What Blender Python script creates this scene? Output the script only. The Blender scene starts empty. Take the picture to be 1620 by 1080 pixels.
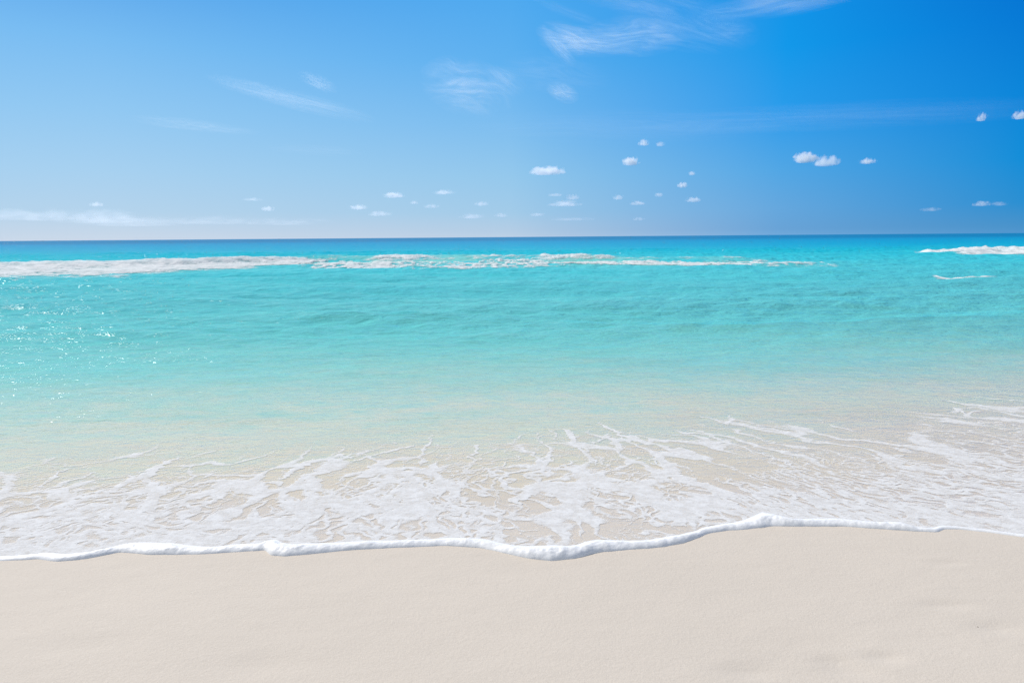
import bpy, math, random
import numpy as np
from mathutils import Matrix, Vector

# ------------------------------------------------------------------ camera, sky, sun
S = bpy.context.scene
COL = S.collection
LENS, CH = 24.0, 1.7
PITCH, ROLL = math.radians(8.69), math.radians(-0.45)
FX = 1080.0                                    # focal length in pixels of the 1620 wide photo
cam_d = bpy.data.cameras.new('camera'); cam_d.lens = LENS; cam_d.sensor_width = 36.0
cam_d.clip_start = 0.05; cam_d.clip_end = 200000
cam = bpy.data.objects.new('camera', cam_d); COL.objects.link(cam)
MC = Matrix.Rotation(math.pi/2 - PITCH, 4, 'X') @ Matrix.Rotation(ROLL, 4, 'Z')
cam.matrix_world = Matrix.Translation((0, 0, CH)) @ MC
S.camera = cam
MR = np.array(MC.to_3x3())

S.view_settings.view_transform = 'Standard'; S.view_settings.look = 'None'
S.view_settings.exposure = 0.0; S.view_settings.gamma = 1.0
S.render.engine = 'CYCLES'
S.cycles.use_denoising = True; S.cycles.denoising_prefilter = 'NONE'; S.cycles.use_adaptive_sampling = False
S.cycles.max_bounces = 8; S.cycles.transparent_max_bounces = 12; S.cycles.volume_bounces = 6
S.cycles.sample_clamp_direct = 16; S.cycles.sample_clamp_indirect = 4

def s2l(c):
    return tuple((v/255/12.92 if v/255 <= 0.04045 else ((v/255+0.055)/1.055)**2.4) for v in c) + (1.0,)

class NT:
    """small helper round a node tree"""
    def __init__(s, nt): s.nt = nt; nt.nodes.clear()
    def n(s, t, **kw):
        nd = s.nt.nodes.new(t)
        for k, v in kw.items():
            if k.startswith('_'): setattr(nd, k[1:], v)
        return nd
    def l(s, a, b): s.nt.links.new(a, b)
    def put(s, sock, v):
        if hasattr(v, 'is_output') or isinstance(v, bpy.types.NodeSocket): s.l(v, sock)
        else: sock.default_value = v
    def m(s, op, a, b=0.0, c=0.0, clamp=False):
        nd = s.nt.nodes.new('ShaderNodeMath'); nd.operation = op; nd.use_clamp = clamp
        s.put(nd.inputs[0], a); s.put(nd.inputs[1], b)
        if op in ('MULTIPLY_ADD', 'SMOOTH_MIN', 'SMOOTH_MAX'): s.put(nd.inputs[2], c)
        return nd.outputs[0]
    def mr(s, v, a, b, c=0.0, d=1.0, smooth=False):
        nd = s.nt.nodes.new('ShaderNodeMapRange'); nd.clamp = True
        if smooth: nd.interpolation_type = 'SMOOTHSTEP'
        s.put(nd.inputs['Value'], v)
        for nm, q in (('From Min', a), ('From Max', b), ('To Min', c), ('To Max', d)): s.put(nd.inputs[nm], q)
        return nd.outputs[0]
    def ramp(s, v, stops, interp='LINEAR'):
        nd = s.nt.nodes.new('ShaderNodeValToRGB'); s.put(nd.inputs[0], v)
        cr = nd.color_ramp; cr.interpolation = interp
        while len(cr.elements) < len(stops): cr.elements.new(0.5)
        for e, (p, c) in zip(cr.elements, stops): e.position = p; e.color = c
        return nd.outputs[0]
    def mix(s, f, a, b, blend='MIX'):
        nd = s.nt.nodes.new('ShaderNodeMix'); nd.data_type = 'RGBA'; nd.blend_type = blend
        s.put(nd.inputs[0], f); s.put(nd.inputs[6], a); s.put(nd.inputs[7], b)
        return nd.outputs[2]
    def noise(s, vec, scale, detail=3.0, rough=0.5, dist=0.0, w=None):
        nd = s.nt.nodes.new('ShaderNodeTexNoise')
        if w is not None: nd.noise_dimensions = '4D'; s.put(nd.inputs['W'], w)
        s.l(vec, nd.inputs['Vector']); nd.inputs['Scale'].default_value = scale
        nd.inputs['Detail'].default_value = detail; nd.inputs['Roughness'].default_value = rough
        nd.inputs['Distortion'].default_value = dist
        return nd.outputs[0]
    def mapping(s, vec, scale=(1, 1, 1), rot=(0, 0, 0), loc=(0, 0, 0)):
        nd = s.nt.nodes.new('ShaderNodeMapping'); s.l(vec, nd.inputs[0])
        nd.inputs['Scale'].default_value = scale; nd.inputs['Rotation'].default_value = rot
        nd.inputs['Location'].default_value = loc
        return nd.outputs[0]
    def bump(s, h, strength, dist, normal=None):
        nd = s.nt.nodes.new('ShaderNodeBump'); s.l(h, nd.inputs['Height'])
        s.put(nd.inputs['Strength'], strength); nd.inputs['Distance'].default_value = dist
        if normal is not None: s.l(normal, nd.inputs['Normal'])
        return nd.outputs[0]

# sun: high, seaward and to the left of the view
SUN_AZ, SUN_EL = math.radians(-46), math.radians(40)     # azimuth measured from +Y towards +X
sd = Vector((math.sin(SUN_AZ)*math.cos(SUN_EL), math.cos(SUN_AZ)*math.cos(SUN_EL), math.sin(SUN_EL)))
sl = bpy.data.lights.new('sun', 'SUN'); sl.energy = 4.5; sl.angle = math.radians(0.53); sl.color = (1.0, 0.95, 0.88)
so = bpy.data.objects.new('sun', sl); COL.objects.link(so)
so.rotation_euler = (-sd).to_track_quat('-Z', 'Y').to_euler(); so.location = (-20, 20, 30)

W = bpy.data.worlds.new('World'); S.world = W; W.use_nodes = True
t = NT(W.node_tree)
sky = t.n('ShaderNodeTexSky'); sky.sky_type = 'NISHITA'; sky.sun_disc = False
sky.sun_elevation = SUN_EL; sky.sun_rotation = SUN_AZ; sky.air_density = 1.0; sky.dust_density = 0.6; sky.ozone_density = 3.0
tc = t.n('ShaderNodeTexCoord')
sep = t.n('ShaderNodeSeparateXYZ'); t.l(tc.outputs['Generated'], sep.inputs[0])
hx = t.m('DIVIDE', sep.outputs[0], t.m('SQRT', t.m('ADD', t.m('ADD', t.m('POWER', sep.outputs[0], 2.0), t.m('POWER', sep.outputs[1], 2.0)), 1e-6)))
ev = t.m('MULTIPLY', sep.outputs[2], 2.0, clamp=True)      # 0.5 of sine elevation -> 1
def rp(cols):
    pos = [0.0, 0.016, 0.07, 0.17, 0.31, 0.47, 0.62, 1.0]
    return t.ramp(ev, [(p, s2l(c)) for p, c in zip(pos, cols)])
top = (74, 112, 166)
left  = rp([(202,217,234), (197,215,234), (180,211,236), (166,208,240), (145,200,242), (120,188,242), (88,165,235), top])
mid   = rp([(186,208,230), (178,204,229), (160,202,233), (146,199,236), (122,188,239), (92,176,240), (78,170,240), top])
mright= rp([(112,169,219), (104,163,215), (100,167,222), (80,166,229), (40,156,235), (14,152,234), (14,146,232), top])
right = rp([(80,150,206), (70,146,203), (35,142,210), (0,140,216), (0,132,217), (0,118,212), (0,104,204), top])
c = t.mix(t.mr(hx, -0.50, 0.05, smooth=False), left, mid)
c = t.mix(t.mr(hx, 0.0, 0.36), c, mright)
c = t.mix(t.mr(hx, 0.36, 0.60), c, right)
c = t.mix(t.mr(sep.outputs[1], 0.35, -0.5, 0.0, 1.0), c, s2l((172, 182, 196)))  # unseen sky behind the camera, paled by hand so shadows fill less blue
nis = t.mix(1.0, sky.outputs[0], (0.1, 0.1, 0.1, 1), 'MULTIPLY')
c = t.mix(0.01, c, nis)
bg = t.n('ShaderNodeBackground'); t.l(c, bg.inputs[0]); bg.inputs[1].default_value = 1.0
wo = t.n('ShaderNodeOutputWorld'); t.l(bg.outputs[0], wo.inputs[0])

# ------------------------------------------------------------------ small maths
def px2w(px, py, z=0.0):
    """where the sight line through photo pixel (px,py) meets height z"""
    px = np.asarray(px, float); py = np.asarray(py, float); z = np.asarray(z, float)
    v = np.stack([(px-810)/FX, -(py-540)/FX, -np.ones_like(px)], -1) @ MR.T
    k = (z-CH)/v[..., 2]
    return v[..., 0]*k, v[..., 1]*k
def ray(px, py):
    v = MR @ np.array([(px-810)/FX, -(py-540)/FX, -1.0]); return v/np.linalg.norm(v)

def hash2(i, j, seed):
    h = (i.astype(np.int64)*374761393 + j.astype(np.int64)*668265263 + seed*1274126177) & 0x7fffffff
    h = ((h ^ (h >> 13))*1274126177) & 0x7fffffff
    h = ((h ^ (h >> 16))*668265263) & 0x7fffffff
    return ((h ^ (h >> 15)) & 0xffffff)/float(0xffffff)
def vnoise(x, y, seed=0):
    i = np.floor(x); j = np.floor(y); fx = x-i; fy = y-j
    i = i.astype(np.int64); j = j.astype(np.int64)
    ux = fx*fx*fx*(fx*(fx*6-15)+10); uy = fy*fy*fy*(fy*(fy*6-15)+10)
    a = hash2(i, j, seed); b = hash2(i+1, j, seed); c = hash2(i, j+1, seed); d = hash2(i+1, j+1, seed)
    return (a*(1-ux)+b*ux)*(1-uy)+(c*(1-ux)+d*ux)*uy
def fbm(x, y, seed=0, oct=4, gain=0.5):
    s = 0; a = 1.0; n = 0
    for o in range(oct):
        s = s + a*vnoise(x*2**o+17.3*o, y*2**o-9.1*o, seed+o*31); n += a; a *= gain
    return s/n
def voro(x, y, seed=0):
    i = np.floor(x).astype(np.int64); j = np.floor(y).astype(np.int64)
    f1 = np.full(x.shape, 9.0); f2 = np.full(x.shape, 9.0)
    for di in (-1, 0, 1):
        for dj in (-1, 0, 1):
            a = i+di; b = j+dj
            d = np.hypot(a+0.1+0.8*hash2(a, b, seed)-x, b+0.1+0.8*hash2(a, b, seed+7)-y)
            f2 = np.where(d < f1, f1, np.minimum(f2, d)); f1 = np.minimum(f1, d)
    return f1, f2
def sst(a, b, x):
    t_ = np.clip((x-a)/(b-a), 0, 1); return t_*t_*(3-2*t_)
def smooth_interp(x, xp, fp):
    """monotone-ish smooth interpolation: linear then slight blur"""
    xx = np.linspace(xp[0], xp[-1], 3000); yy = np.interp(xx, xp, fp)
    k = np.hanning(31); k /= k.sum(); yp = np.pad(yy, 15, mode='edge'); yy = np.convolve(yp, k, 'valid')
    return np.interp(x, xx, yy)

# shape of the swash edge on the sand, traced once and kept as ground coordinates
EDGE = [(-60,889),(0,887),(60,884),(92,888),(135,884),(190,873),(240,876),(310,876),(380,872),(420,869),(429,877),(452,880),
        (500,875),(560,869),(620,865),(700,862),(760,865),(800,874),(838,884),(872,888),(908,884),(950,872),(1000,868),
        (1050,864),(1080,857),(1120,841),(1150,836),(1200,832),(1222,829),(1330,829),(1400,834),(1450,838),(1482,839),
        (1492,834),(1515,834),(1560,839),(1620,848),(1680,853)]
ex, ey = px2w([p[0] for p in EDGE], [p[1] for p in EDGE])
ex = np.concatenate([[-40, -12, -6, -4.2], ex, [5.0, 7, 13, 40]]); ey = np.concatenate([[3.0, 3.2, 3.35, 3.4], ey, [3.85, 3.9, 3.7, 3.5]])
_o = np.argsort(ex); ex = ex[_o]; ey = ey[_o]
_xx = np.linspace(-40, 40, 40001); _yy = np.interp(_xx, ex, ey)
_k = np.hanning(29); _k /= _k.sum(); _yy = np.convolve(np.pad(_yy, 14, mode='edge'), _k, 'valid')
def edge(x): return np.interp(x, _xx, _yy)+0.010*(vnoise(x*6.0, x*0, 5)-0.5)+0.005*(vnoise(x*19.0, x*0, 6)-0.5)

def shore_y(x, s):
    e = edge(x); b = 3.6
    f = np.exp(-s/2.2)
    return s + e*f + b*(1-f)

DENTS = [(1322,1056,.10,.05,-.005),(1345,1072,.12,.06,-.005),(1400,1050,.10,.05,-.006),(1500,962,.16,.05,-.005),(1500,892,.12,.04,-.004),(1180,1075,.14,.06,-.005),(1575,1000,.13,.06,-.005),(400,1062,.2,.09,-.003),(130,1030,.25,.1,-.003)]
def sand_z(x, y):
    d = y-3.6
    z = np.where(d > 0, -0.035*d, -0.03*d*np.exp(d*0.0))
    z = np.where(d > 0, np.maximum(z, -2.6), np.minimum(z, 0.6+0*z))
    z = z + np.where(d > 0, 0.010, 0.022)*(fbm(x*0.7, y*0.9, 3, 3)-0.5)*sst(0.0, 1.2, np.abs(d))
    for px_, py_, wx_, wy_, dz in DENTS:
        u_, v_ = px2w(px_, py_)
        e_ = ((x-float(u_))/wx_)**2+((y-float(v_))/wy_)**2
        z = z + dz*(1-0.9*e_)*np.exp(-np.minimum(e_, 40))
    return z

# breaker ridge far out
CR = [(-260,418),(0,414),(150,412),(300,409),(430,405),(500,403),(640,402),(800,402),(900,403),(1000,405),(1150,406),(1280,411),(1420,412)]
CA = np.array([.34,.34,.34,.34,.36,.36,.32,.30,.28,.22,.16,.06,.0])
crx, cry = px2w([p[0] for p in CR], [p[1] for p in CR], CA)
def crest_y(x): return smooth_interp(np.clip(x, crx[0], crx[-1]), crx, cry)
def crest_a(x): return np.interp(x, crx, CA)
BR = [(1430,397),(1500,394),(1560,393),(1620,393),(1800,394)]
BA = np.array([0, .22, .3, .34, .34])
brx, bry = px2w([p[0] for p in BR], [p[1] for p in BR], BA)

rng = np.random.RandomState(4)
WV = []
for k in range(46):
    lam = 0.35*(9.0/0.35)**(k/45.0); th = rng.normal(0, 0.55 if lam < 2 else 0.28)
    WV.append((lam, th, rng.uniform(0, 6.28), 0.0062*lam*(1.0 if lam < 2 else 0.62)*rng.uniform(.6, 1.2)))
def water_z(x, y, spacing=None):
    z = np.zeros_like(x)
    grow = sst(6.0, 16, y)*0.97+0.03*sst(3.6, 4.6, y)
    far = 1-sst(150, 500, y)
    px_ = x+1.2*(fbm(x*0.12, y*0.12, 41, 2)-0.5); py_ = y+1.5*(fbm(x*0.1+5, y*0.1, 43, 2)-0.5)
    group = 0.55+0.7*fbm(x*0.10, y*0.22, 51, 3)
    for lam, th, ph, a in WV:
        kk = 2*math.pi/lam
        damp = 1.0 if spacing is None else np.clip(lam/(spacing*2.2)-0.6, 0, 1)
        ph_ = kk*(px_*math.sin(th)+py_*math.cos(th))+ph
        z += a*damp*(np.sin(ph_)+0.22*np.sin(2*ph_+1.2))
    z *= grow*far*group
    ca = crest_a(x); cy = crest_y(x); d = y-cy
    z += ca*np.where(d < 0, np.exp(-(d/1.5)**2), np.exp(-(d/4.0)**2))
    ba = np.interp(x, brx, BA); by = np.interp(x, brx, bry); d = y-by
    z += ba*np.where(d < 0, np.exp(-(d/2.0)**2), np.exp(-(d/5.0)**2))
    # a little swell just inside the breaker on the left, and low spilling wavelets nearer in
    z += 0.14*np.exp(-((y-(27.5+0.05*x))/1.6)**2)*sst(2, -12, x)
    z += 0.05*np.exp(-((y-(13.2+0.06*x+0.5*np.sin(x*0.5)))/0.6)**2)*sst(3, -5, x)
    z += 0.006*np.exp(-((y-(7.0+0.17*x+0.12*np.sin(x*1.3)))/0.13)**2)*sst(1.0, -0.5, x)
    z += 0.003*np.exp(-((y-(8.0+0.20*x+0.15*np.sin(x*1.1+1)))/0.16)**2)*sst(2.5, 5.5, x)
    lo = sand_z(x, y)+0.001+0.001*sst(0, .8, y-edge(x))
    w_ = -0.128+z*sst(0, .3, y-edge(x)); k = 0.03; h_ = np.clip(0.5+0.5*(lo-w_)/k, 0, 1)
    return w_*(1-h_)+lo*h_+0.5*k*h_*(1-h_)

# ------------------------------------------------------------------ mesh helpers
def mk_obj(name, me, mat, parent=None, **props):
    o = bpy.data.objects.new(name, me); COL.objects.link(o)
    if mat: me.materials.append(mat)
    if parent: o.parent = parent
    for k, v in props.items(): o[k] = v
    return o
def grid_mesh(name, X, Y, Z, attrs=None, keep=None, smooth=True):
    R_, C_ = X.shape
    idx = np.arange(R_*C_).reshape(R_, C_)
    q = np.stack([idx[:-1, :-1], idx[:-1, 1:], idx[1:, 1:], idx[1:, :-1]], -1).reshape(-1, 4)
    if keep is not None: q = q[keep.reshape(-1)]
    used = np.zeros(R_*C_, bool); used[q.reshape(-1)] = True
    remap = np.cumsum(used)-1
    q = remap[q]
    co = np.stack([X, Y, Z], -1).reshape(-1, 3)[used].astype(np.float32)
    me = bpy.data.meshes.new(name)
    me.vertices.add(len(co)); me.vertices.foreach_set('co', co.ravel())
    me.loops.add(q.size); me.loops.foreach_set('vertex_index', q.ravel().astype(np.int32))
    me.polygons.add(len(q)); me.polygons.foreach_set('loop_start', np.arange(0, q.size, 4, dtype=np.int32))
    me.update(calc_edges=True)
    if smooth: me.polygons.foreach_set('use_smooth', np.ones(len(q), bool))
    for k, v in (attrs or {}).items():
        a = me.attributes.new(k, 'FLOAT', 'POINT'); a.data.foreach_set('value', v.reshape(-1)[used].astype(np.float32))
    me.validate()
    return me

# ------------------------------------------------------------------ materials
def new_mat(name):
    m = bpy.data.materials.new(name); m.use_nodes = True; return m, NT(m.node_tree)
def attr(t, name):
    a = t.n('ShaderNodeAttribute'); a.attribute_name = name; return a.outputs['Fac']
def gpos(t):
    return t.n('ShaderNodeNewGeometry').outputs['Position']

SAND, t = new_mat('sand')
P = gpos(t)
fine = t.noise(P, 190, 3, 0.8); med = t.noise(P, 60, 4, 0.6); big = t.noise(t.mapping(P, (0.8, 1.1, 1)), 1.1, 4, 0.55)
cA = t.mix(t.mr(big, 0.35, 0.68), (0.605, 0.537, 0.450, 1), (0.632, 0.560, 0.469, 1))
cA = t.mix(t.mr(fine, 0.36, 0.64, 0, 1), t.mix(0.10, cA, (0.30, 0.24, 0.19, 1)), t.mix(0.30, cA, (0.74, 0.66, 0.57, 1)))
dk = t.mr(t.noise(P, 700, 1, 0.5), 0.69, 0.76)
cA = t.mix(t.m('MULTIPLY', dk, 0.45), cA, (0.26, 0.22, 0.18, 1))
hb = t.m('ADD', t.m('MULTIPLY', fine, 0.25), t.m('MULTIPLY', med, 0.35))
b1 = t.bump(hb, 0.6, 0.008)
dim = t.noise(t.mapping(P, (1.0, 1.7, 1)), 5.5, 3, 0.5)
b1 = t.bump(dim, 0.35, 0.010, b1)
pb = t.n('ShaderNodeBsdfPrincipled'); t.l(cA, pb.inputs['Base Color']); pb.inputs['Roughness'].default_value = 0.85
pb.inputs['Specular IOR Level'].default_value = 0.25
t.l(b1, pb.inputs['Normal'])
o_ = t.n('ShaderNodeOutputMaterial'); t.l(pb.outputs[0], o_.inputs[0])

def depth_nodes(t):
    """transmission and body colour of the water from the log shore distance stored on the mesh"""
    q = attr(t, 'shore')
    return q

WATER, t = new_mat('sea_water')
P = gpos(t)
q = attr(t, 'shore')                       # log2 of shore distance, 1.8 (3.6 m) .. 9 mapped 0..1
qn = t.noise(t.mapping(P, (0.10, 0.28, 0.2)), 1.0, 4, 0.6)
qn2 = t.noise(t.mapping(P, (0.9, 2.6, 0.2), (0, 0, 0.12)), 1.0, 4, 0.65)
qn3 = t.noise(t.mapping(P, (2.6, 4.6, 1), (0, 0, -0.15)), 1.0, 6, 0.72, 0.5)
qq = t.m('ADD', t.m('ADD', q, t.m('MULTIPLY_ADD', qn3, 0.13, -0.065+0.016)), t.m('ADD', t.m('MULTIPLY_ADD', qn, 0.10, -0.05), t.m('MULTIPLY_ADD', qn2, 0.07, -0.035)))
# share of the light that still comes back from the sand bed
def RGB(r, g, b): return (r, g, b, 1)
T = t.ramp(qq, [(0.0, RGB(1, 1, 1)), (0.03, RGB(.985, .975, .95)), (0.095, RGB(.985, .98, .935)), (0.152, RGB(.90, .965, .93)), (0.198, RGB(.71, .87, .86)), (0.255, RGB(.42, .66, .66)), (0.34, RGB(.15, .35, .35)), (0.45, RGB(0, 0, 0))])
BODY = t.ramp(qq, [(0.0, RGB(.02, .018, .012)), (0.095, RGB(.055, .050, .033)), (0.152, RGB(.07, .095, .072)), (0.198, RGB(.065, .17, .15)), (0.255, RGB(.11, .35, .34)), (0.34, RGB(.14, .55, .54)),
                   (0.45, RGB(.10, .60, .615)), (0.57, RGB(.05, .58, .63)), (0.65, RGB(.015, .50, .61)), (0.73, RGB(.003, .40, .60)), (0.88, RGB(.002, .31, .56)), (1.0, RGB(.002, .21, .43))])
BODY = t.mix(t.m('MULTIPLY', attr(t, 'aerated'), 0.75, clamp=True), BODY, RGB(.26, .66, .57))
# ripples: short ones near the beach, longer and steeper wavelets farther out
w1 = t.noise(t.mapping(P, (1.0, 1.7, 1), (0, 0, 0.1)), 3.2, 2, 0.5, 0.5)
w2 = t.noise(t.mapping(P, (1.0, 1.5, 1), (0, 0, -0.35)), 13.0, 2, 0.5, 0.6)
w3 = t.noise(t.mapping(P, (0.5, 1.2, 1), (0, 0, 0.05)), 0.9, 3, 0.6)
w4 = t.noise(t.mapping(P, (1.0, 0.62, 1), (0, 0, 0.08)), 1.7, 2, 0.55, 0.4)
w5 = t.noise(t.mapping(P, (1.0, 0.55, 1), (0, 0, -0.12)), 1.3, 2, 0.5)
gust = t.mr(t.noise(t.mapping(P, (.30, .75, 1)), 1.0, 3), .35, .65, .35, 1.15)
near = t.mr(q, .03, .24, .22, 1.0)
w6 = t.noise(t.mapping(P, (1.0, 1.7, 1), (0, 0, -0.18)), 6.0, 4, 0.65, 0.6)
b = t.bump(w3, t.mr(q, .06, .30, .06, 1.0), 0.14)
b = t.bump(w5, t.mr(q, .38, .52, 0, 1.0), 0.20, b)
b = t.bump(w1, t.m('MULTIPLY', t.mr(q, .08, .34, .08, 1.0), t.mr(q, .46, .62, 1.0, 0.0)), 0.060, b)
b = t.bump(w2, t.m('MULTIPLY', t.m('MULTIPLY', near, t.mr(q, .30, .46, 1.0, 0.0)), gust), 0.017, b)
bG = t.bump(w4, t.m('MULTIPLY', t.mr(q, .50, .62, 0, 1.0), gust), 0.85, b)
b = t.bump(w6, t.m('MULTIPLY', near, t.mr(q, .42, .60, 1.0, 0.25)), 0.045, b)
ge = t.n('ShaderNodeNewGeometry'); dt = t.n('ShaderNodeVectorMath'); dt.operation = 'DOT_PRODUCT'
t.l(ge.outputs['Incoming'], dt.inputs[0]); t.l(b, dt.inputs[1])
fres = t.m('MULTIPLY_ADD', t.m('POWER', t.m('SUBTRACT', 1.0, t.m('ABSOLUTE', dt.outputs['Value']), clamp=True), 5.0), 0.98, 0.02)
gl = t.n('ShaderNodeBsdfGlossy'); gl.inputs['Roughness'].default_value = 0.055; t.l(bG, gl.inputs['Normal'])
tr = t.n('ShaderNodeBsdfTransparent'); t.l(T, tr.inputs[0])
df = t.n('ShaderNodeBsdfDiffuse'); t.l(BODY, df.inputs[0]); t.l(b, df.inputs['Normal'])
ad = t.n('ShaderNodeAddShader'); t.l(tr.outputs[0], ad.inputs[0]); t.l(df.outputs[0], ad.inputs[1])
mx = t.n('ShaderNodeMixShader'); t.l(t.m('MULTIPLY', fres, t.mr(q, 0.25, 0.6, 0.70, 0.36)), mx.inputs[0]); t.l(ad.outputs[0], mx.inputs[1]); t.l(gl.outputs[0], mx.inputs[2])
o_ = t.n('ShaderNodeOutputMaterial'); t.l(mx.outputs[0], o_.inputs[0])

def foam_mat(name, scale, stretch, soft, lump, opac=1.0, nz=0.9):
    m, t = new_mat(name)
    P = gpos(t)
    f = attr(t, 'foam')
    n1 = t.noise(t.mapping(P, stretch), scale, 5, 0.65)
    n2 = t.noise(t.mapping(P, stretch), scale*4.5, 3, 0.6)
    v = t.m('ADD', f, t.m('ADD', t.m('MULTIPLY_ADD', n1, nz, -nz/2), t.m('MULTIPLY_ADD', n2, nz*0.6, -nz*0.3)))
    a = t.m('MULTIPLY', t.mr(v, 0.5-soft, 0.5+soft, 0, opac, True), t.mr(t.noise(t.mapping(P, stretch), scale*0.55, 5, 0.75), .36, .6, .66, 1.0))
    pb = t.n('ShaderNodeBsdfPrincipled')
    t.l(t.mix(t.mr(n2, 0.3, 0.7), RGB(.76, .76, .75), RGB(.84, .835, .82)), pb.inputs['Base Color'])
    pb.inputs['Roughness'].default_value = 0.85; pb.inputs['Specular IOR Level'].default_value = 0.05
    pb.inputs['Subsurface Weight'].default_value = 0.0
    t.l(a, pb.inputs['Alpha'])
    t.l(t.bump(t.m('ADD', n1, t.m('MULTIPLY', n2, 0.4)), 0.6, lump), pb.inputs['Normal'])
    o_ = t.n('ShaderNodeOutputMaterial'); t.l(pb.outputs[0], o_.inputs[0])
    return m
FOAM_LACE = foam_mat('swash_foam', 26.0, (1, 1, 1), 0.26, 0.002, 0.86, 1.0)
FOAM_SEA = foam_mat('breaker_foam', 2.6, (1, 0.6, 1.5), 0.38, 0.05, 0.90, 1.3)

FROTH, t = new_mat('froth')
P = gpos(t)
n1 = t.noise(P, 160, 3, 0.7); n2 = t.noise(P, 35, 3, 0.6)
pb = t.n('ShaderNodeBsdfPrincipled')
t.l(t.mix(t.mr(n1, 0.3, 0.7), RGB(.80, .795, .785), RGB(.88, .875, .86)), pb.inputs['Base Color'])
pb.inputs['Roughness'].default_value = 0.5; pb.inputs['Specular IOR Level'].default_value = 0.3
pb.inputs['Subsurface Weight'].default_value = 0.35; pb.inputs['Subsurface Radius'].default_value = (0.02, 0.02, 0.02); pb.inputs['Subsurface Scale'].default_value = 1.0
t.l(t.bump(t.m('ADD', t.m('MULTIPLY', n1, 0.5), n2), 0.35, 0.004), pb.inputs['Normal'])
o_ = t.n('ShaderNodeOutputMaterial'); t.l(pb.outputs[0], o_.inputs[0])

# ------------------------------------------------------------------ sand: one sheet from behind the camera out under the sea
cs = np.linspace(-1, 1, 700)
ys = np.concatenate([np.linspace(-30, 1.0, 40)[:-1], np.linspace(1.0, 4.4, 210)[:-1], np.linspace(4.4, 9.0, 110)[:-1], 9.0+np.geomspace(0.05, 60000, 90)])
Yg, Cg = np.meshgrid(ys, cs, indexing='ij')
Xg = Cg*(4+1.6*np.abs(Yg))
Zg = sand_z(Xg, Yg)
mk_obj('sand', grid_mesh('sand', Xg, Yg, Zg), SAND, kind='structure')

# ------------------------------------------------------------------ sea: one sheet to the horizon
rows = [0.0]; y = 0.0
while y < 60000:
    yy = y+3.6; pxh = yy*yy/(CH*683.0)
    ds = max(0.012, 0.5*pxh)
    if yy < 95: ds = min(ds, 0.30)
    elif yy < 400: ds = min(ds, 3.0)
    y += ds; rows.append(y)
rows = np.array(rows)
Sg, Cg = np.meshgrid(rows, np.linspace(-1, 1, 900), indexing='ij')
Xg = Cg*(5.5+1.25*Sg)
Yg = shore_y(Xg, Sg)
spx = (5.5+1.25*Sg)*2/900
spy = np.gradient(rows)[:, None]*np.ones_like(Xg)
Zg = water_z(Xg, Yg, np.maximum(spx, spy*0.8))
qv = np.maximum(Yg-0.25*Xg*np.exp(-Yg/28.0), 2.0)
edge_d = Sg
SH = (np.log2(qv)-1.8)/7.2*sst(0, 1.5, edge_d)
SH = SH-0.035*(1-sst(0, 1.5, edge_d))
# bubbly pale green water around the broken wave
dcy = Yg-crest_y(Xg)
AIR = np.clip(crest_a(Xg)/.3, 0, 1)*np.exp(-((dcy+3.0)/6.5)**2)*sst(-24, -12, Xg)*sst(.25, .6, fbm(Xg*.25, Yg*.35, 301, 4))
AIR = AIR+0.25*np.clip(crest_a(Xg)/.3, 0, 1)*np.exp(-((dcy+9)/9)**2)*sst(.35, .65, fbm(Xg*.15, Yg*.5, 303, 4))
mk_obj('sea', grid_mesh('sea', Xg, Yg, Zg, {'shore': SH, 'aerated': AIR}), WATER, kind='structure')
print('sea verts', Xg.size, len(rows))

# ------------------------------------------------------------------ lacy foam left on the swash
rows = np.concatenate([np.linspace(0.02, 2.4, 340)[:-1], np.linspace(2.4, 5.6, 230)])
Sg, Cg = np.meshgrid(rows, np.linspace(-1, 1, 1250), indexing='ij')
X = Cg*(3.6+0.95*Sg); Y = shore_y(X, Sg)
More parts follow.
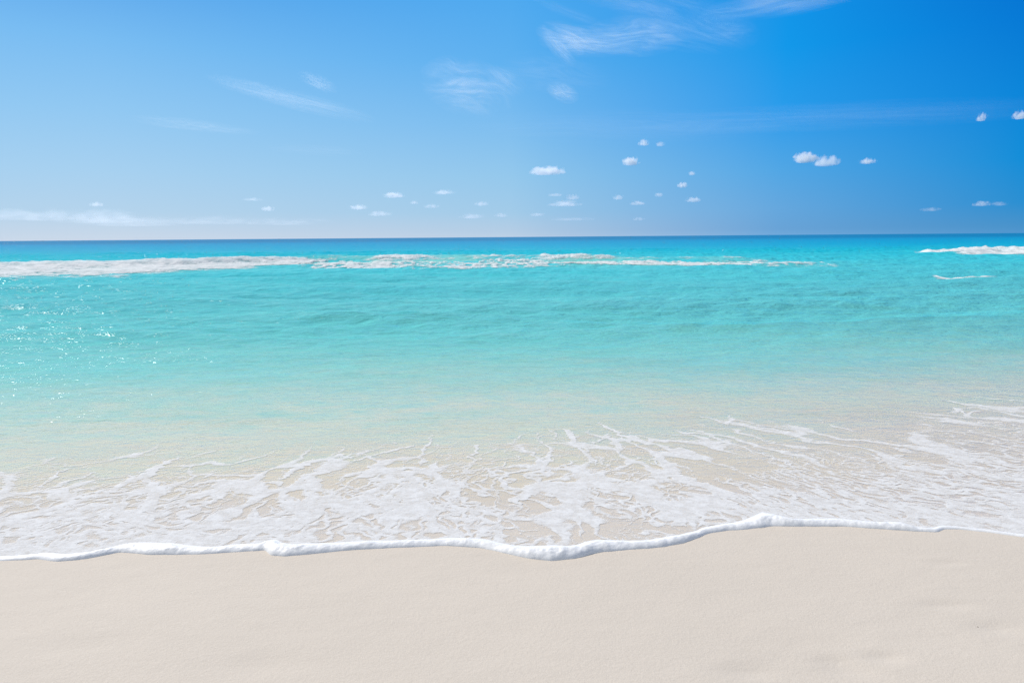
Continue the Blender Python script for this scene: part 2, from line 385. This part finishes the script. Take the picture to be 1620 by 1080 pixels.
# the backwash fans out from a point offshore: polar coordinates round it
def lace(X, Y, Sg):
    cx, cy = 0.15, 8.6
    dx = X-cx; dy = cy-Y
    wx = 0.55*(fbm(X*1.5, Y*1.5, 61, 4, .6)-0.5)+0.10*(fbm(X*7, Y*7, 62, 3)-0.5)
    wy = 0.55*(fbm(X*1.5+9, Y*1.5, 67, 4, .6)-0.5)+0.10*(fbm(X*7+3, Y*7, 63, 3)-0.5)
    th = np.arctan2(dx+wx, np.maximum(dy+wy, .2)); r = np.hypot(dx+wx, dy+wy)
    k = 4.6
    top_px = [(-300,740),(0,728),(120,716),(220,700),(300,694),(420,706),(560,694),(660,680),(760,690),(860,676),(960,662),(1060,668),(1140,640),(1250,650),(1400,640),(1500,610),(1620,600),(1900,580)]
    tx, ty = px2w([p[0] for p in top_px], [p[1] for p in top_px])
    # reach: shore distance at which foam dies out, indexed by direction from the camera
    az = X/np.maximum(Y, .5); reach = np.interp(az, tx/ty, ty-edge(np.clip(tx, -5, 5)))
    tt = Sg/np.maximum(reach, .4)                              # 0 at the edge, 1 where it ends
    soft = sst(1.2, 2.6, X)                                    # right hand side: smeared, long streaks
    f1, f2 = voro(th*k*2.1, r*(1.35-0.5*soft)+3.1, 5); e1 = f2-f1
    wx2 = fbm(X*6, Y*6, 71, 3)-0.5
    f1b, f2b = voro(th*k*5.0+wx2*.9, r*(3.2-1.4*soft)+wx2*1.0, 9); e2 = f2b-f1b
    f1c, f2c = voro(th*k*12+wx2*2.0, r*(7.5-3.5*soft)+wx2*1.5, 19); e3 = f2c-f1c
    patch = fbm(X*1.1+3, Y*1.4, 81, 4); patch2 = fbm(th*k*2.2, r*1.3, 87, 4)
    brk = fbm(X*2.6, Y*2.6, 91, 3)
    P_ = sst(.33, .62, patch); Q_ = sst(.33, .62, patch2); B_ = sst(.32, .6, brk)
    w1 = np.interp(tt, [0, .15, .4, .75, 1.0, 1.15], [.15, .18, .16, .11, .05, .0])*(0.25+1.2*P_)*(.3+.9*B_)
    w2 = np.interp(tt, [0, .2, .5, .8, 1.0], [.20, .17, .10, .03, -.02])*(0.1+1.5*Q_)*(.4+.8*B_)
    w3 = np.interp(tt, [0, .2, .5, .75], [.36, .22, .05, -.05])*(.45+.8*P_)
    p3 = fbm(th*k*1.6+7, r*1.9, 93, 4); M3 = sst(.47, .60, p3+.14*(1-tt)-.05)
    q2 = sst(.40, .56, fbm(th*k*1.2+3, r*1.1, 95, 3)+.08*(1-tt))
    w3 = np.interp(tt, [0, .2, .45, .7, .9], [.50, .36, .20, .06, -.05])*M3
    w2 = w2*(.25+1.2*q2)
    a = np.maximum.reduce([(w1-e1)*4.5, (w2-e2)*3.0, np.where(M3 > .02, (w3-e3)*1.5, -1)])
    # broad blots
    a = np.maximum(a, (patch2-0.64-0.28*tt)*3.2)
    f = 0.5+np.clip(a, -1, 0.30)
    f = f*(1-sst(.95, 1.2, tt))
    f = np.where(soft > 0, f*(1-0.12*soft)+0.05*soft*(1-tt.clip(0, 1)), f)
    return f, tt
F, TT = lace(X, Y, Sg)

# single strands and rings of foam, each a wandering line on the water (points: pixel x, y, width in cm)
STR = [
 [(1170,795,3),(1130,770,3),(1090,752,5),(1060,735,4),(1030,716,2)],
 [(895,665,4),(908,677,6),(905,690,4),(925,703,5),(940,722,3)],
 [(948,652,2),(965,664,4),(985,674,6),(1010,684,7),(1030,690,3)],
 [(940,693,2),(952,682,3),(968,674,3)],
 [(848,668,1.5),(858,686,2),(872,700,3),(868,716,4)],
 [(684,674,1),(678,690,3),(670,704,3),(666,722,5)],
 [(560,720,4),(590,708,4),(620,700,4),(650,692,2)],
 [(540,712,3),(566,704,3),(590,698,2)],
 [(745,708,2),(752,694,3),(744,722,2),(740,740,2)],
 [(775,745,3),(800,752,4),(800,764,2)],
 [(1106,642,3),(1130,648,4),(1150,655,4),(1160,640,2)],
 [(1085,668,1),(1115,670,4),(1135,680,4),(1180,697,3),(1240,720,2),(1300,742,1.5)],
 [(1296,645,1),(1300,655,2),(1340,664,3),(1360,672,1)],
 [(1190,662,1.5),(1216,668,3),(1245,672,2)],
 [(1190,676,1.5),(1200,680,3),(1230,688,2)],
 [(1504,638,2),(1520,630,6),(1530,640,5),(1550,634,4)],
 [(1500,650,1),(1530,654,4),(1560,650,2)],
 [(1540,622,1),(1580,626,3),(1620,634,3)],
 [(1520,608,1),(1570,614,2),(1620,618,2)],
 [(1590,645,2),(1620,652,3)],
 [(1480,680,1),(1560,688,3),(1620,700,3)],
 [(1460,665,1),(1500,668,2.5),(1540,676,1)],
 [(0,740,5),(15,745,7),(10,762,7),(0,775,7)],
 [(55,768,2),(80,750,3),(105,732,2)],
 [(0,778,3),(60,770,3),(110,752,3),(150,738,2)],
 [(170,770,4),(200,752,8),(235,742,10),(255,722,7),(290,712,2)],
 [(230,800,8),(240,782,12),(250,765,9),(230,750,8)],
 [(250,775,4),(300,762,4),(340,752,5),(400,754,5),(440,758,5)],
 [(350,758,8),(345,775,6),(330,790,4)],
 [(440,750,4),(475,728,6),(500,718,5),(540,710,6),(560,712,3)],
 [(315,748,2),(330,742,4),(348,735,2)],
 [(460,790,9),(450,770,7),(470,752,6),(500,738,5)],
 [(545,745,6),(580,738,6),(630,732,7),(680,738,6),(700,752,6),(690,765,5)],
 [(560,770,4),(600,752,4),(650,750,5),(690,758,3)],
 [(575,800,8),(572,780,7),(590,768,5),(615,776,5),(622,790,6),(600,802,7),(575,806,6)],
 [(640,780,8),(650,795,9),(620,810,10)],
 [(720,780,7),(735,765,5),(728,750,3)],
 [(820,790,9),(832,768,9),(860,760,12),(890,768,12),(900,785,11)],
 [(955,790,6),(930,775,6),(912,760,4)],
 [(1060,745,5),(1090,750,7),(1120,762,7),(1160,778,6)],
 [(1240,775,3),(1320,790,5),(1400,805,4)],
 [(1440,768,4),(1520,790,5),(1620,812,4)],
 [(1300,745,2),(1400,760,3),(1500,770,2)],
 [(1500,735,4),(1560,742,6),(1620,750,6)],
 [(1480,750,4),(1550,762,6),(1620,775,6)],
]
jx = 0.05*(fbm(X*9, Y*9, 101, 3)-0.5); jy = 0.07*(fbm(X*9+7, Y*9, 103, 3)-0.5)
jx = jx+0.02*(fbm(X*30, Y*30, 107, 2)-0.5); jy = jy+0.02*(fbm(X*30, Y*30+4, 109, 2)-0.5)
thick = 0.45+1.1*fbm(X*5, Y*5, 111, 3)
for st in STR:
    sx, sy = px2w([p[0] for p in st], [p[1] for p in st]); sw = np.array([p[2] for p in st])*0.0050
    x0, x1, y0, y1 = sx.min()-.25, sx.max()+.25, sy.min()-.3, sy.max()+.3
    sel = (X > x0) & (X < x1) & (Y > y0) & (Y < y1)
    if not sel.any(): continue
    qx = (X+jx*2)[sel]; qy = (Y+jy*2)[sel]; best = np.full(qx.shape, -1.0)
    for i in range(len(st)-1):
        ax, ay, bx_, by_ = sx[i], sy[i], sx[i+1], sy[i+1]
        L = (bx_-ax)**2+(by_-ay)**2
        u = np.clip(((qx-ax)*(bx_-ax)+(qy-ay)*(by_-ay))/L, 0, 1)
        d = np.hypot(qx-ax-u*(bx_-ax), (qy-ay-u*(by_-ay))*0.75)
        w = (sw[i]*(1-u)+sw[i+1]*u)*thick[sel]
        best = np.maximum(best, (w-d)/0.028)
    F[sel] = np.maximum(F[sel], 0.5+np.clip(best, -1, 0.55))
F = np.maximum(F, 0.8*(1-sst(0.02, 0.10+0.12*fbm(X*3, Y*0, 5, 2), Sg)))
Z = water_z(X, Y)+0.001+0.001*sst(.5, 1.0, F)*(0.4+fbm(X*20, Y*20, 121, 3))*sst(.02, .12, Sg)
fm = np.maximum.reduce([F[:-1, :-1], F[1:, :-1], F[:-1, 1:], F[1:, 1:]])
foam = mk_obj('sea_foam', grid_mesh('sea_foam', X, Y, Z, {'foam': F}, keep=fm > 0.12), FOAM_LACE, kind='stuff',
       label='lacy white foam spread over the clear shallow water behind the wave edge', category='sea foam')

# ------------------------------------------------------------------ the thick froth ridge at the very edge of the swash
RT = [(-60,4),(0,5),(60,8),(92,9),(150,12),(190,17),(260,19),(330,12),(400,12),(429,24),(470,22),(560,16),(650,13),(740,14),(800,18),(872,27),
      (930,22),(1000,16),(1080,16),(1120,12),(1180,14),(1230,20),(1265,28),(1300,18),(1380,15),(1440,15),(1480,19),(1500,8),(1560,5),(1620,5),(1680,5)]
rx_, _ = px2w([p[0] for p in RT], [870]*len(RT))
xs = np.linspace(-6.5, 6.5, 2600); wd = np.interp(xs, rx_, [p[1] for p in RT])*0.0068
wd = wd*(0.8+0.4*fbm(xs*4, xs*0, 131, 3))+0.008
hh = np.clip(wd*0.20, 0.005, 0.035)*(0.8+0.4*fbm(xs*7, xs*0+3, 137, 3))
uu = np.linspace(0, 1, 40)
U, XX = np.meshgrid(uu, xs, indexing='ij'); WD = wd[None, :]+0*U; HH = hh[None, :]+0*U
prof = np.where(U < .42, np.clip(1-((.42-U)/.42)**2, 0, 1)**0.75, 0.5*(1+np.cos((U-.42)/.58*np.pi)))
OFF = -0.012*np.sin(np.clip(U/.3, 0, 1)*np.pi)*0+0
YY = edge(XX)-0.012+WD*U
lump = fbm(XX*22, YY*22, 141, 3)-0.5; lump2 = fbm(XX*70, YY*70, 149, 2)-0.5
base = sand_z(XX, YY)+np.interp(U, [0, 1], [-0.004, 0.006])
ZZ = base+HH*prof*(1+0.35*lump+0.10*lump2)
mk_obj('foam_ridge', grid_mesh('foam_ridge', XX, YY, ZZ), FROTH,
       label='thick white froth rim where the wave stops on the dry sand', category='foam edge')

# ------------------------------------------------------------------ breakers further out
def breaker(name, top_px, bot_px, topz, dens_fn, lift, label, cols=900, rws=120, mat=None):
    tx, ty = px2w([p[0] for p in top_px], [p[1] for p in top_px], topz)
    bx_, by_ = px2w([p[0] for p in bot_px], [p[1] for p in bot_px], 0.0)
    x0 = min(tx[0], bx_[0]); x1 = max(tx[-1], bx_[-1])
    xs = np.linspace(x0, x1, cols); u = np.linspace(-0.25, 1.15, rws)
    U, XX = np.meshgrid(u, xs, indexing='ij')
    ty_ = smooth_interp(XX, tx, ty); by2 = smooth_interp(XX, bx_, by_)
    YY = ty_*(1-U)+by2*U
    Fm = dens_fn(XX, YY, U, (XX-x0)/(x1-x0))
    Fm = Fm-2.0*sst(0.96, 1.0, np.abs((XX-x0)/(x1-x0)*2-1))
    l1 = fbm(XX*1.6, YY*1.2, 201, 4); l2 = fbm(XX*5, YY*4, 203, 3)
    ZZ = water_z(XX, YY, 0.4+0*XX)+0.03+lift*sst(.4, 1.0, Fm)*(0.15+l1*0.9+0.5*l2)*np.interp(U, [-.25, 0, .35, .8, 1.15], [.2, 1, .8, .35, .1])
    fm = np.maximum.reduce([Fm[:-1, :-1], Fm[1:, :-1], Fm[:-1, 1:], Fm[1:, 1:]])
    return mk_obj(name, grid_mesh(name, XX, YY, ZZ, {'foam': Fm}, keep=fm > 0.0), mat or FOAM_SEA, label=label, category='wave',
                  group='waves breaking out at sea')
def d_left(X, Y, U, V):
    n = fbm(X*0.5, Y*0.35, 211, 4); s = fbm(X*0.9, Y*2.0, 213, 4)
    st_ = 1-np.abs(2*fbm(X*1.2, Y*0.9, 217, 4)-1)*3.0
    f = 0.98-0.25*U
    f = f-(sst(.45, 1.05, U)*0.75)+(n-.5)*1.1+(s-.5)*0.9+0.25*st_*sst(.4, .7, U)
    f = f-1.2*sst(0.0, -0.22, U)
    return np.clip(f, -.5, 1.2)
breaker('breaking_wave', [(-250,418),(0,414),(150,412),(300,409),(430,405),(490,404)], [(-250,444),(0,438),(100,436),(200,433),(300,427),(400,421),(500,414)],
        [.34,.34,.34,.34,.36,.36], d_left, 0.15, 'long fully white breaking wave at the left under the glittering horizon')
def d_mid(X, Y, U, V):
    n = fbm(X*0.22, Y*0.3, 221, 3); s1 = fbm(X*1.5, Y*0.8, 223, 4); s2 = fbm(X*1.1+2, Y*1.6, 227, 4)
    r = 1-np.abs(2*s1-1)*3.4
    f = 0.02+0.50*r*sst(.0, .5, U)+(s2-.5)*1.3+(n-.5)*1.3
    f = f+0.40*np.exp(-((U-.80)/.26)**2)+0.45*np.exp(-((U-.03)/.09)**2)*sst(.35, .6, n)
    f = f-sst(.85, 1.12, U)*0.8-1.2*sst(-.05, -.22, U)-0.35*sst(.85, 1, V)
    return np.clip(f, -.5, 1.1)
breaker('breaking_wave', [(470,404),(540,402),(640,402),(800,402),(900,403),(1000,405),(1150,406),(1290,411)],
        [(470,418),(540,424),(640,424),(720,423),(800,420),(900,418),(1000,417),(1100,417),(1200,418),(1290,418)],
        [.40,.38,.34,.30,.28,.22,.16,.05], d_mid, 0.16, 'ragged greenish wave across the middle with broken strands of foam')
def d_right(X, Y, U, V):
    n = fbm(X*0.5, Y*0.35, 231, 4); s = fbm(X*1.1, Y*1.6, 233, 3)
    f = 0.85-1.0*sst(.5, 1.1, U)+(n-.5)*.8+(s-.5)*.5-1.2*sst(0, -.2, U)-0.8*(1-sst(0, .12, V))
    return np.clip(f, -.5, 1.2)
breaker('breaking_wave', [(1448,396),(1500,394),(1560,393),(1620,393),(1800,394)], [(1448,398),(1500,400),(1560,402),(1620,403),(1800,405)],
        [.10,.22,.3,.34,.34], d_right, 0.30, 'low white breaker near the horizon at the right edge', cols=500, rws=70)
def d_cap(X, Y, U, V):
    n = fbm(X*1.6, Y*1.6, 241, 4)
    return np.clip(1.05-0.8*np.abs(U-.45)+(n-.5)*1.0-0.9*(1-np.sin(np.pi*np.clip(V, 0, 1))), -.5, 1.1)
breaker('whitecap', [(1486,431),(1520,432),(1556,431)], [(1486,434),(1520,438),(1556,435)], [.03,.06,.03], d_cap, 0.10,
        'tiny lone whitecap in turquoise water below the right breaker', cols=160, rws=40)

# ------------------------------------------------------------------ specks on the sand
SPECK, t = new_mat('dark_shell')
pb = t.n('ShaderNodeBsdfPrincipled'); pb.inputs['Roughness'].default_value = 0.7
t.l(t.mix(t.noise(gpos(t), 300, 2), RGB(.10, .08, .06), RGB(.22, .18, .14)), pb.inputs['Base Color'])
o_ = t.n('ShaderNodeOutputMaterial'); t.l(pb.outputs[0], o_.inputs[0])
def fragment(px, py, size, label, seed):
    r = random.Random(seed); x, y = px2w(px, py); x = float(x); y = float(y)
    z = float(sand_z(np.array([x]), np.array([y]))[0])
    x, y = px2w(px, py, z); x = float(x); y = float(y)
    vs = []; fs = []; n = 9
    for k, (rr, zz) in enumerate(((1.0, 0.0), (0.8, .28), (0.35, .42))):
        for i in range(n):
            a = 2*math.pi*i/n; j = r.uniform(.75, 1.2)
            vs.append((size*rr*j*math.cos(a), size*rr*j*math.sin(a)*.6, size*zz*r.uniform(.8, 1.2)))
    for k in range(2):
        for i in range(n): fs.append((k*n+i, k*n+(i+1) % n, (k+1)*n+(i+1) % n, (k+1)*n+i))
    fs.append(tuple(range(2*n, 3*n))); fs.append(tuple(reversed(range(n))))
    me = bpy.data.meshes.new('shell_fragment'); me.from_pydata(vs, [], fs)
    o = mk_obj('shell_fragment', me, SPECK, label=label, category='shell piece', group='dark shell fragments on the sand')
    o.location = (x, y, z-size*.08); o.rotation_euler = (r.uniform(-.2, .2), r.uniform(-.2, .2), r.uniform(0, 3))
fragment(1430, 1059, .0040, 'dark shell speck lowest on the sand near the bottom edge', 1)
fragment(1525, 1042, .0040, 'dark shell speck between the lower two and the one near the right edge', 2)
fragment(1497, 1063, .0032, 'dark shell speck just below and left of its neighbour', 3)
fragment(1547, 991, .0036, 'dark shell speck farthest up the sand at the right', 4)
fragment(472, 983, .0030, 'lone dark shell speck on the left half of the sand', 5)

# ------------------------------------------------------------------ clouds
def ico_mesh(name, sub, seed, lumps, flat):
    import bmesh
    bm = bmesh.new(); bmesh.ops.create_icosphere(bm, subdivisions=sub, radius=1.0)
    r = random.Random(seed)
    cs_ = [(Vector((r.uniform(-1, 1), r.uniform(-1, 1), r.uniform(-.3, 1))).normalized(), r.uniform(.1, .3)) for _ in range(lumps)]
    for v in bm.verts:
        d = v.co.normalized(); k = 0.88+sum(a*math.exp(-((d-c_).length/.38)**2) for c_, a in cs_)*.6
        v.co = d*min(k, 1.15)
        if flat and v.co.z < 0: v.co.z *= 0.45
    me = bpy.data.meshes.new(name); bm.to_mesh(me); bm.free()
    for p in me.polygons: p.use_smooth = True
    return me
def cloud_mat(name, stretch, scale, detail, cut, aniso, streak=False):
    m, t = new_mat(name)
    tcn = t.n('ShaderNodeTexCoord'); oi = t.n('ShaderNodeObjectInfo')
    O = tcn.outputs['Object']
    ln = t.n('ShaderNodeVectorMath'); ln.operation = 'LENGTH'; t.l(O, ln.inputs[0])
    w = t.m('MULTIPLY', oi.outputs['Random'], 40.0)
    if streak:
        # bend the streaks so that they hook and fray
        nb = t.noise(O, 0.9, 2, 0.5, 0, w)
        sx = t.n('ShaderNodeSeparateXYZ'); t.l(O, sx.inputs[0])
        cb = t.n('ShaderNodeCombineXYZ'); t.l(sx.outputs[0], cb.inputs[0]); t.l(sx.outputs[1], cb.inputs[1])
        t.l(t.m('ADD', sx.outputs[2], t.m('MULTIPLY_ADD', nb, 1.6, -0.8)), cb.inputs[2])
        V = t.mapping(cb.outputs[0], stretch)
    else: V = t.mapping(O, stretch)
    n = t.noise(V, scale, detail, 0.62 if not streak else 0.72, 0.3 if not streak else 0.8, w)
    fall = t.m('SUBTRACT', 1.0, t.m('POWER', ln.outputs['Value'], 2.0), clamp=True)
    v = t.m('SUBTRACT', t.m('MULTIPLY', fall, 1.15), t.mr(n, 0.30, 0.66, 0.0, 1.15)) if not streak else \
        t.m('MULTIPLY', t.m('POWER', fall, 1.7), t.mr(n, cut, cut+0.27, 0, 1, True))
    d = t.m('MULTIPLY', v, 1.6, clamp=True) if not streak else v
    sc_ = t.n('ShaderNodeSeparateColor'); t.l(oi.outputs['Color'], sc_.inputs[0])
    vol = t.n('ShaderNodeVolumeScatter'); vol.inputs['Color'].default_value = (.99, .99, .99, 1); vol.inputs['Anisotropy'].default_value = aniso
    t.l(t.m('MULTIPLY', d, sc_.outputs[0]), vol.inputs['Density'])
    o_ = t.n('ShaderNodeOutputMaterial'); t.l(vol.outputs[0], o_.inputs['Volume'])
    return m
CUM = cloud_mat('cumulus_vapour', (2.3, 1.4, 1.0), 1.7, 6, 0.45, 0.4)
CIR = cloud_mat('cirrus_ice', (0.85, 1.0, 5.5), 1.7, 9, 0.44, 0.4, True)
cum_me = [ico_mesh('cumulus_cloud', 3, k, 7, True) for k in range(5)]
for m_ in cum_me: m_.materials.append(CUM)
cir_me = ico_mesh('cirrus_cloud', 3, 99, 0, False); cir_me.materials.append(CIR)
def put_cloud(name, me, px, py, w, h, tau, alt, tilt, depth, label, group):
    d = ray(px, py); D = alt/d[2]; u = D/FX
    o = bpy.data.objects.new(name, me); COL.objects.link(o)
    o.location = Vector(d)*D+Vector((0, 0, CH))
    a = math.atan2(d[0], d[1])
    o.rotation_euler = Matrix.Rotation(-a, 3, 'Z').to_euler() if not tilt else (Matrix.Rotation(-a, 3, 'Z') @ Matrix.Rotation(-math.radians(tilt), 3, 'Y').inverted()).to_euler()
    sx, sz = w*u/2, h*u/2; sy = depth*sx
    o.scale = (sx, sy, sz)
    o.color = (tau/(2*sy), 0, 0, 1)
    o['label'] = label; o['category'] = 'cloud'; o['group'] = group
    return o
CL = [ # px, py, width, height, optical depth, words
 (1275,252,36,16,5,'brightest puffy white cloud, the left of the pair at the right'),
 (1307,257,38,17,2.2,'looser cloud touching the right side of the brightest puff'),
 (1373,256,22,9,2.6,'small oval cloud alone to the right of the bright pair'),
 (1553,187,14,12,1.5,'faint round cloud at the tip of the long thin cirrus band'),
 (1614,184,20,11,3,'small cloud cut by the right edge of the sky'),
 (998,257,27,14,4,'compact white cloud with domed top above the centre of the horizon'),
 (1018,227,18,11,1.8,'ragged little cloud just above the domed one'),
 (1044,229,16,8,0.8,'very faint scrap of cloud beside the ragged little cloud'),
 (866,272,60,14,4,'wide flat white cloud, the largest of the small ones over the middle'),
 (1080,294,16,9,2.4,'tiny cloud hanging halfway between the domed cloud and the horizon'),
 (1095,275,11,7,1.6,'tiny cloud above and right of another tiny one'),
 (1097,317,25,8,2.6,'short flat cloud right of centre close above the sea'),
 (1042,309,15,7,1.4,'small pale cloud left of the short flat cloud'),
 (1009,322,28,7,1.6,'thin pale cloud low over the centre right sea'),
 (978,313,18,9,1.8,'small pale cloud left of the thin one low over the sea'),
 (906,313,24,9,2,'upper cloud of the stacked group under the wide flat cloud'),
 (895,323,58,10,2.4,'long lower cloud of the stacked group under the wide flat cloud'),
 (879,309,28,5,1.1,'thin scrap at the upper left of the stacked group'),
 (850,340,28,6,1.0,'pale scrap low over the sea left of the stacked group'),
 (1011,347,20,6,.8,'faint scrap just above the sea under the thin pale cloud'),
 (905,347,80,6,.7,'faint long streak of cloud just above the sea at the centre'),
 (623,310,34,9,2.8,'bright small flat cloud left of centre'),
 (702,305,34,8,1.8,'soft cloud right of the bright flat one left of centre'),
 (568,329,30,8,2.2,'small bright cloud sloping down left of the bright flat one'),
 (600,339,38,8,1.3,'pale cloud under the sloping one'),
 (655,321,14,6,1.2,'tiny cloud right below the bright flat one left of centre'),
 (683,327,26,7,1.0,'faint cloud right of the tiny one left of centre'),
 (762,323,26,8,1.6,'small pale cloud midway between the two left and centre groups'),
 (748,343,44,8,1.3,'flat pale cloud low over the sea left of centre'),
 (793,341,24,7,1.1,'short pale cloud beside the flat pale one low over the sea'),
 (424,331,20,8,1.6,'small lone cloud above the long hazy bank'),
 (400,316,30,5,.6,'barely visible scrap above the small lone cloud'),
 (152,324,18,7,1.2,'small cloud above the hazy bank on the far left'),
 (1553,323,22,8,1.8,'low flat cloud at the right, left of a fainter one'),
 (1580,323,22,6,1.0,'fainter flat cloud at the far right above the sea'),
 (1472,332,26,6,.9,'dim thin cloud low at the right'),
]
for i, (px, py, w, h, tau, lb) in enumerate(CL):
    put_cloud('cumulus_cloud', cum_me[i % 5], px, py, w*1.3, h*1.65, tau*(2.2 if py < 300 else 1.5), 700, 0, 0.7, lb, 'small cumulus clouds over the sea')
BK = [(40,342,150,24,.7,'left end of the low hazy cloud bank'),(150,345,140,30,.8,'piled hump in the low hazy bank at the left'),
      (215,352,170,22,.6,'second stretch of the low hazy bank, sunk toward the sea'),(330,350,150,18,.55,'third stretch of the low hazy bank'),(450,352,160,16,.5,'right end of the low hazy bank fading toward the centre')]
for i, (px, py, w, h, tau, lb) in enumerate(BK):
    put_cloud('cloud_bank', cum_me[i % 5], px, py, w*1.2, h*1.2, tau*1.1, 700, 0, 0.7, lb, 'low cloud bank at the left horizon')
CI = [ # px, py, w, h, tau, tilt (degrees, positive = right end lower)
 (900,62,90,26,1.0,20,'hooked cirrus wisp left of the brightest feather'),
 (930,66,130,26,1.3,5,'bright feathery cirrus streak high above the centre'),
 (1005,58,130,34,1.1,4,'broad right wing of the bright cirrus feather'),
 (885,78,60,14,.9,45,'short steep cirrus hook below the feather'),
 (1080,35,190,46,.55,16,'wide thin cirrus veil at the top, right of the feather'),
 (1150,52,60,20,.35,6,'faint tail at the lower right of the thin veil'),
 (1240,3,190,22,1.3,-2,'white cirrus cut off by the top edge'),
 (985,4,140,14,.5,12,'thin cirrus line crossing the top edge left of the cut off one'),
 (900,20,110,8,.35,22,'faint thin line sloping above the feather'),
 (740,138,130,52,1.0,14,'fanned cirrus brush left of centre with frayed top'),
 (800,128,60,22,.6,28,'small frayed wisp right of the fanned brush'),
 (890,147,46,18,1.3,22,'small bright knot of cirrus right of the fanned brush'),
 (880,115,150,40,.3,8,'faint veil above the bright knot'),
 (465,158,210,16,.9,12,'long thin cirrus streak sloping down to the right on the left'),
 (503,131,52,14,.7,22,'short slanted wisp above the long sloping streak'),
 (310,199,150,10,.5,4,'thin level streak left of the long sloping streak'),
 (1290,187,560,18,.6,1.5,'long pale cirrus band reaching toward the right edge'),
 (980,200,420,30,.3,2,'broad pale veil of the cirrus band over the centre'),
 (500,238,130,10,.22,2,'very faint level streak left of centre'),
]
for i, (px, py, w, h, tau, tilt, lb) in enumerate(CI):
    put_cloud('cirrus_cloud', cir_me, px, py, w*1.3, h*1.9, tau*1.9, 3000, tilt, 0.30, lb, 'cirrus clouds')
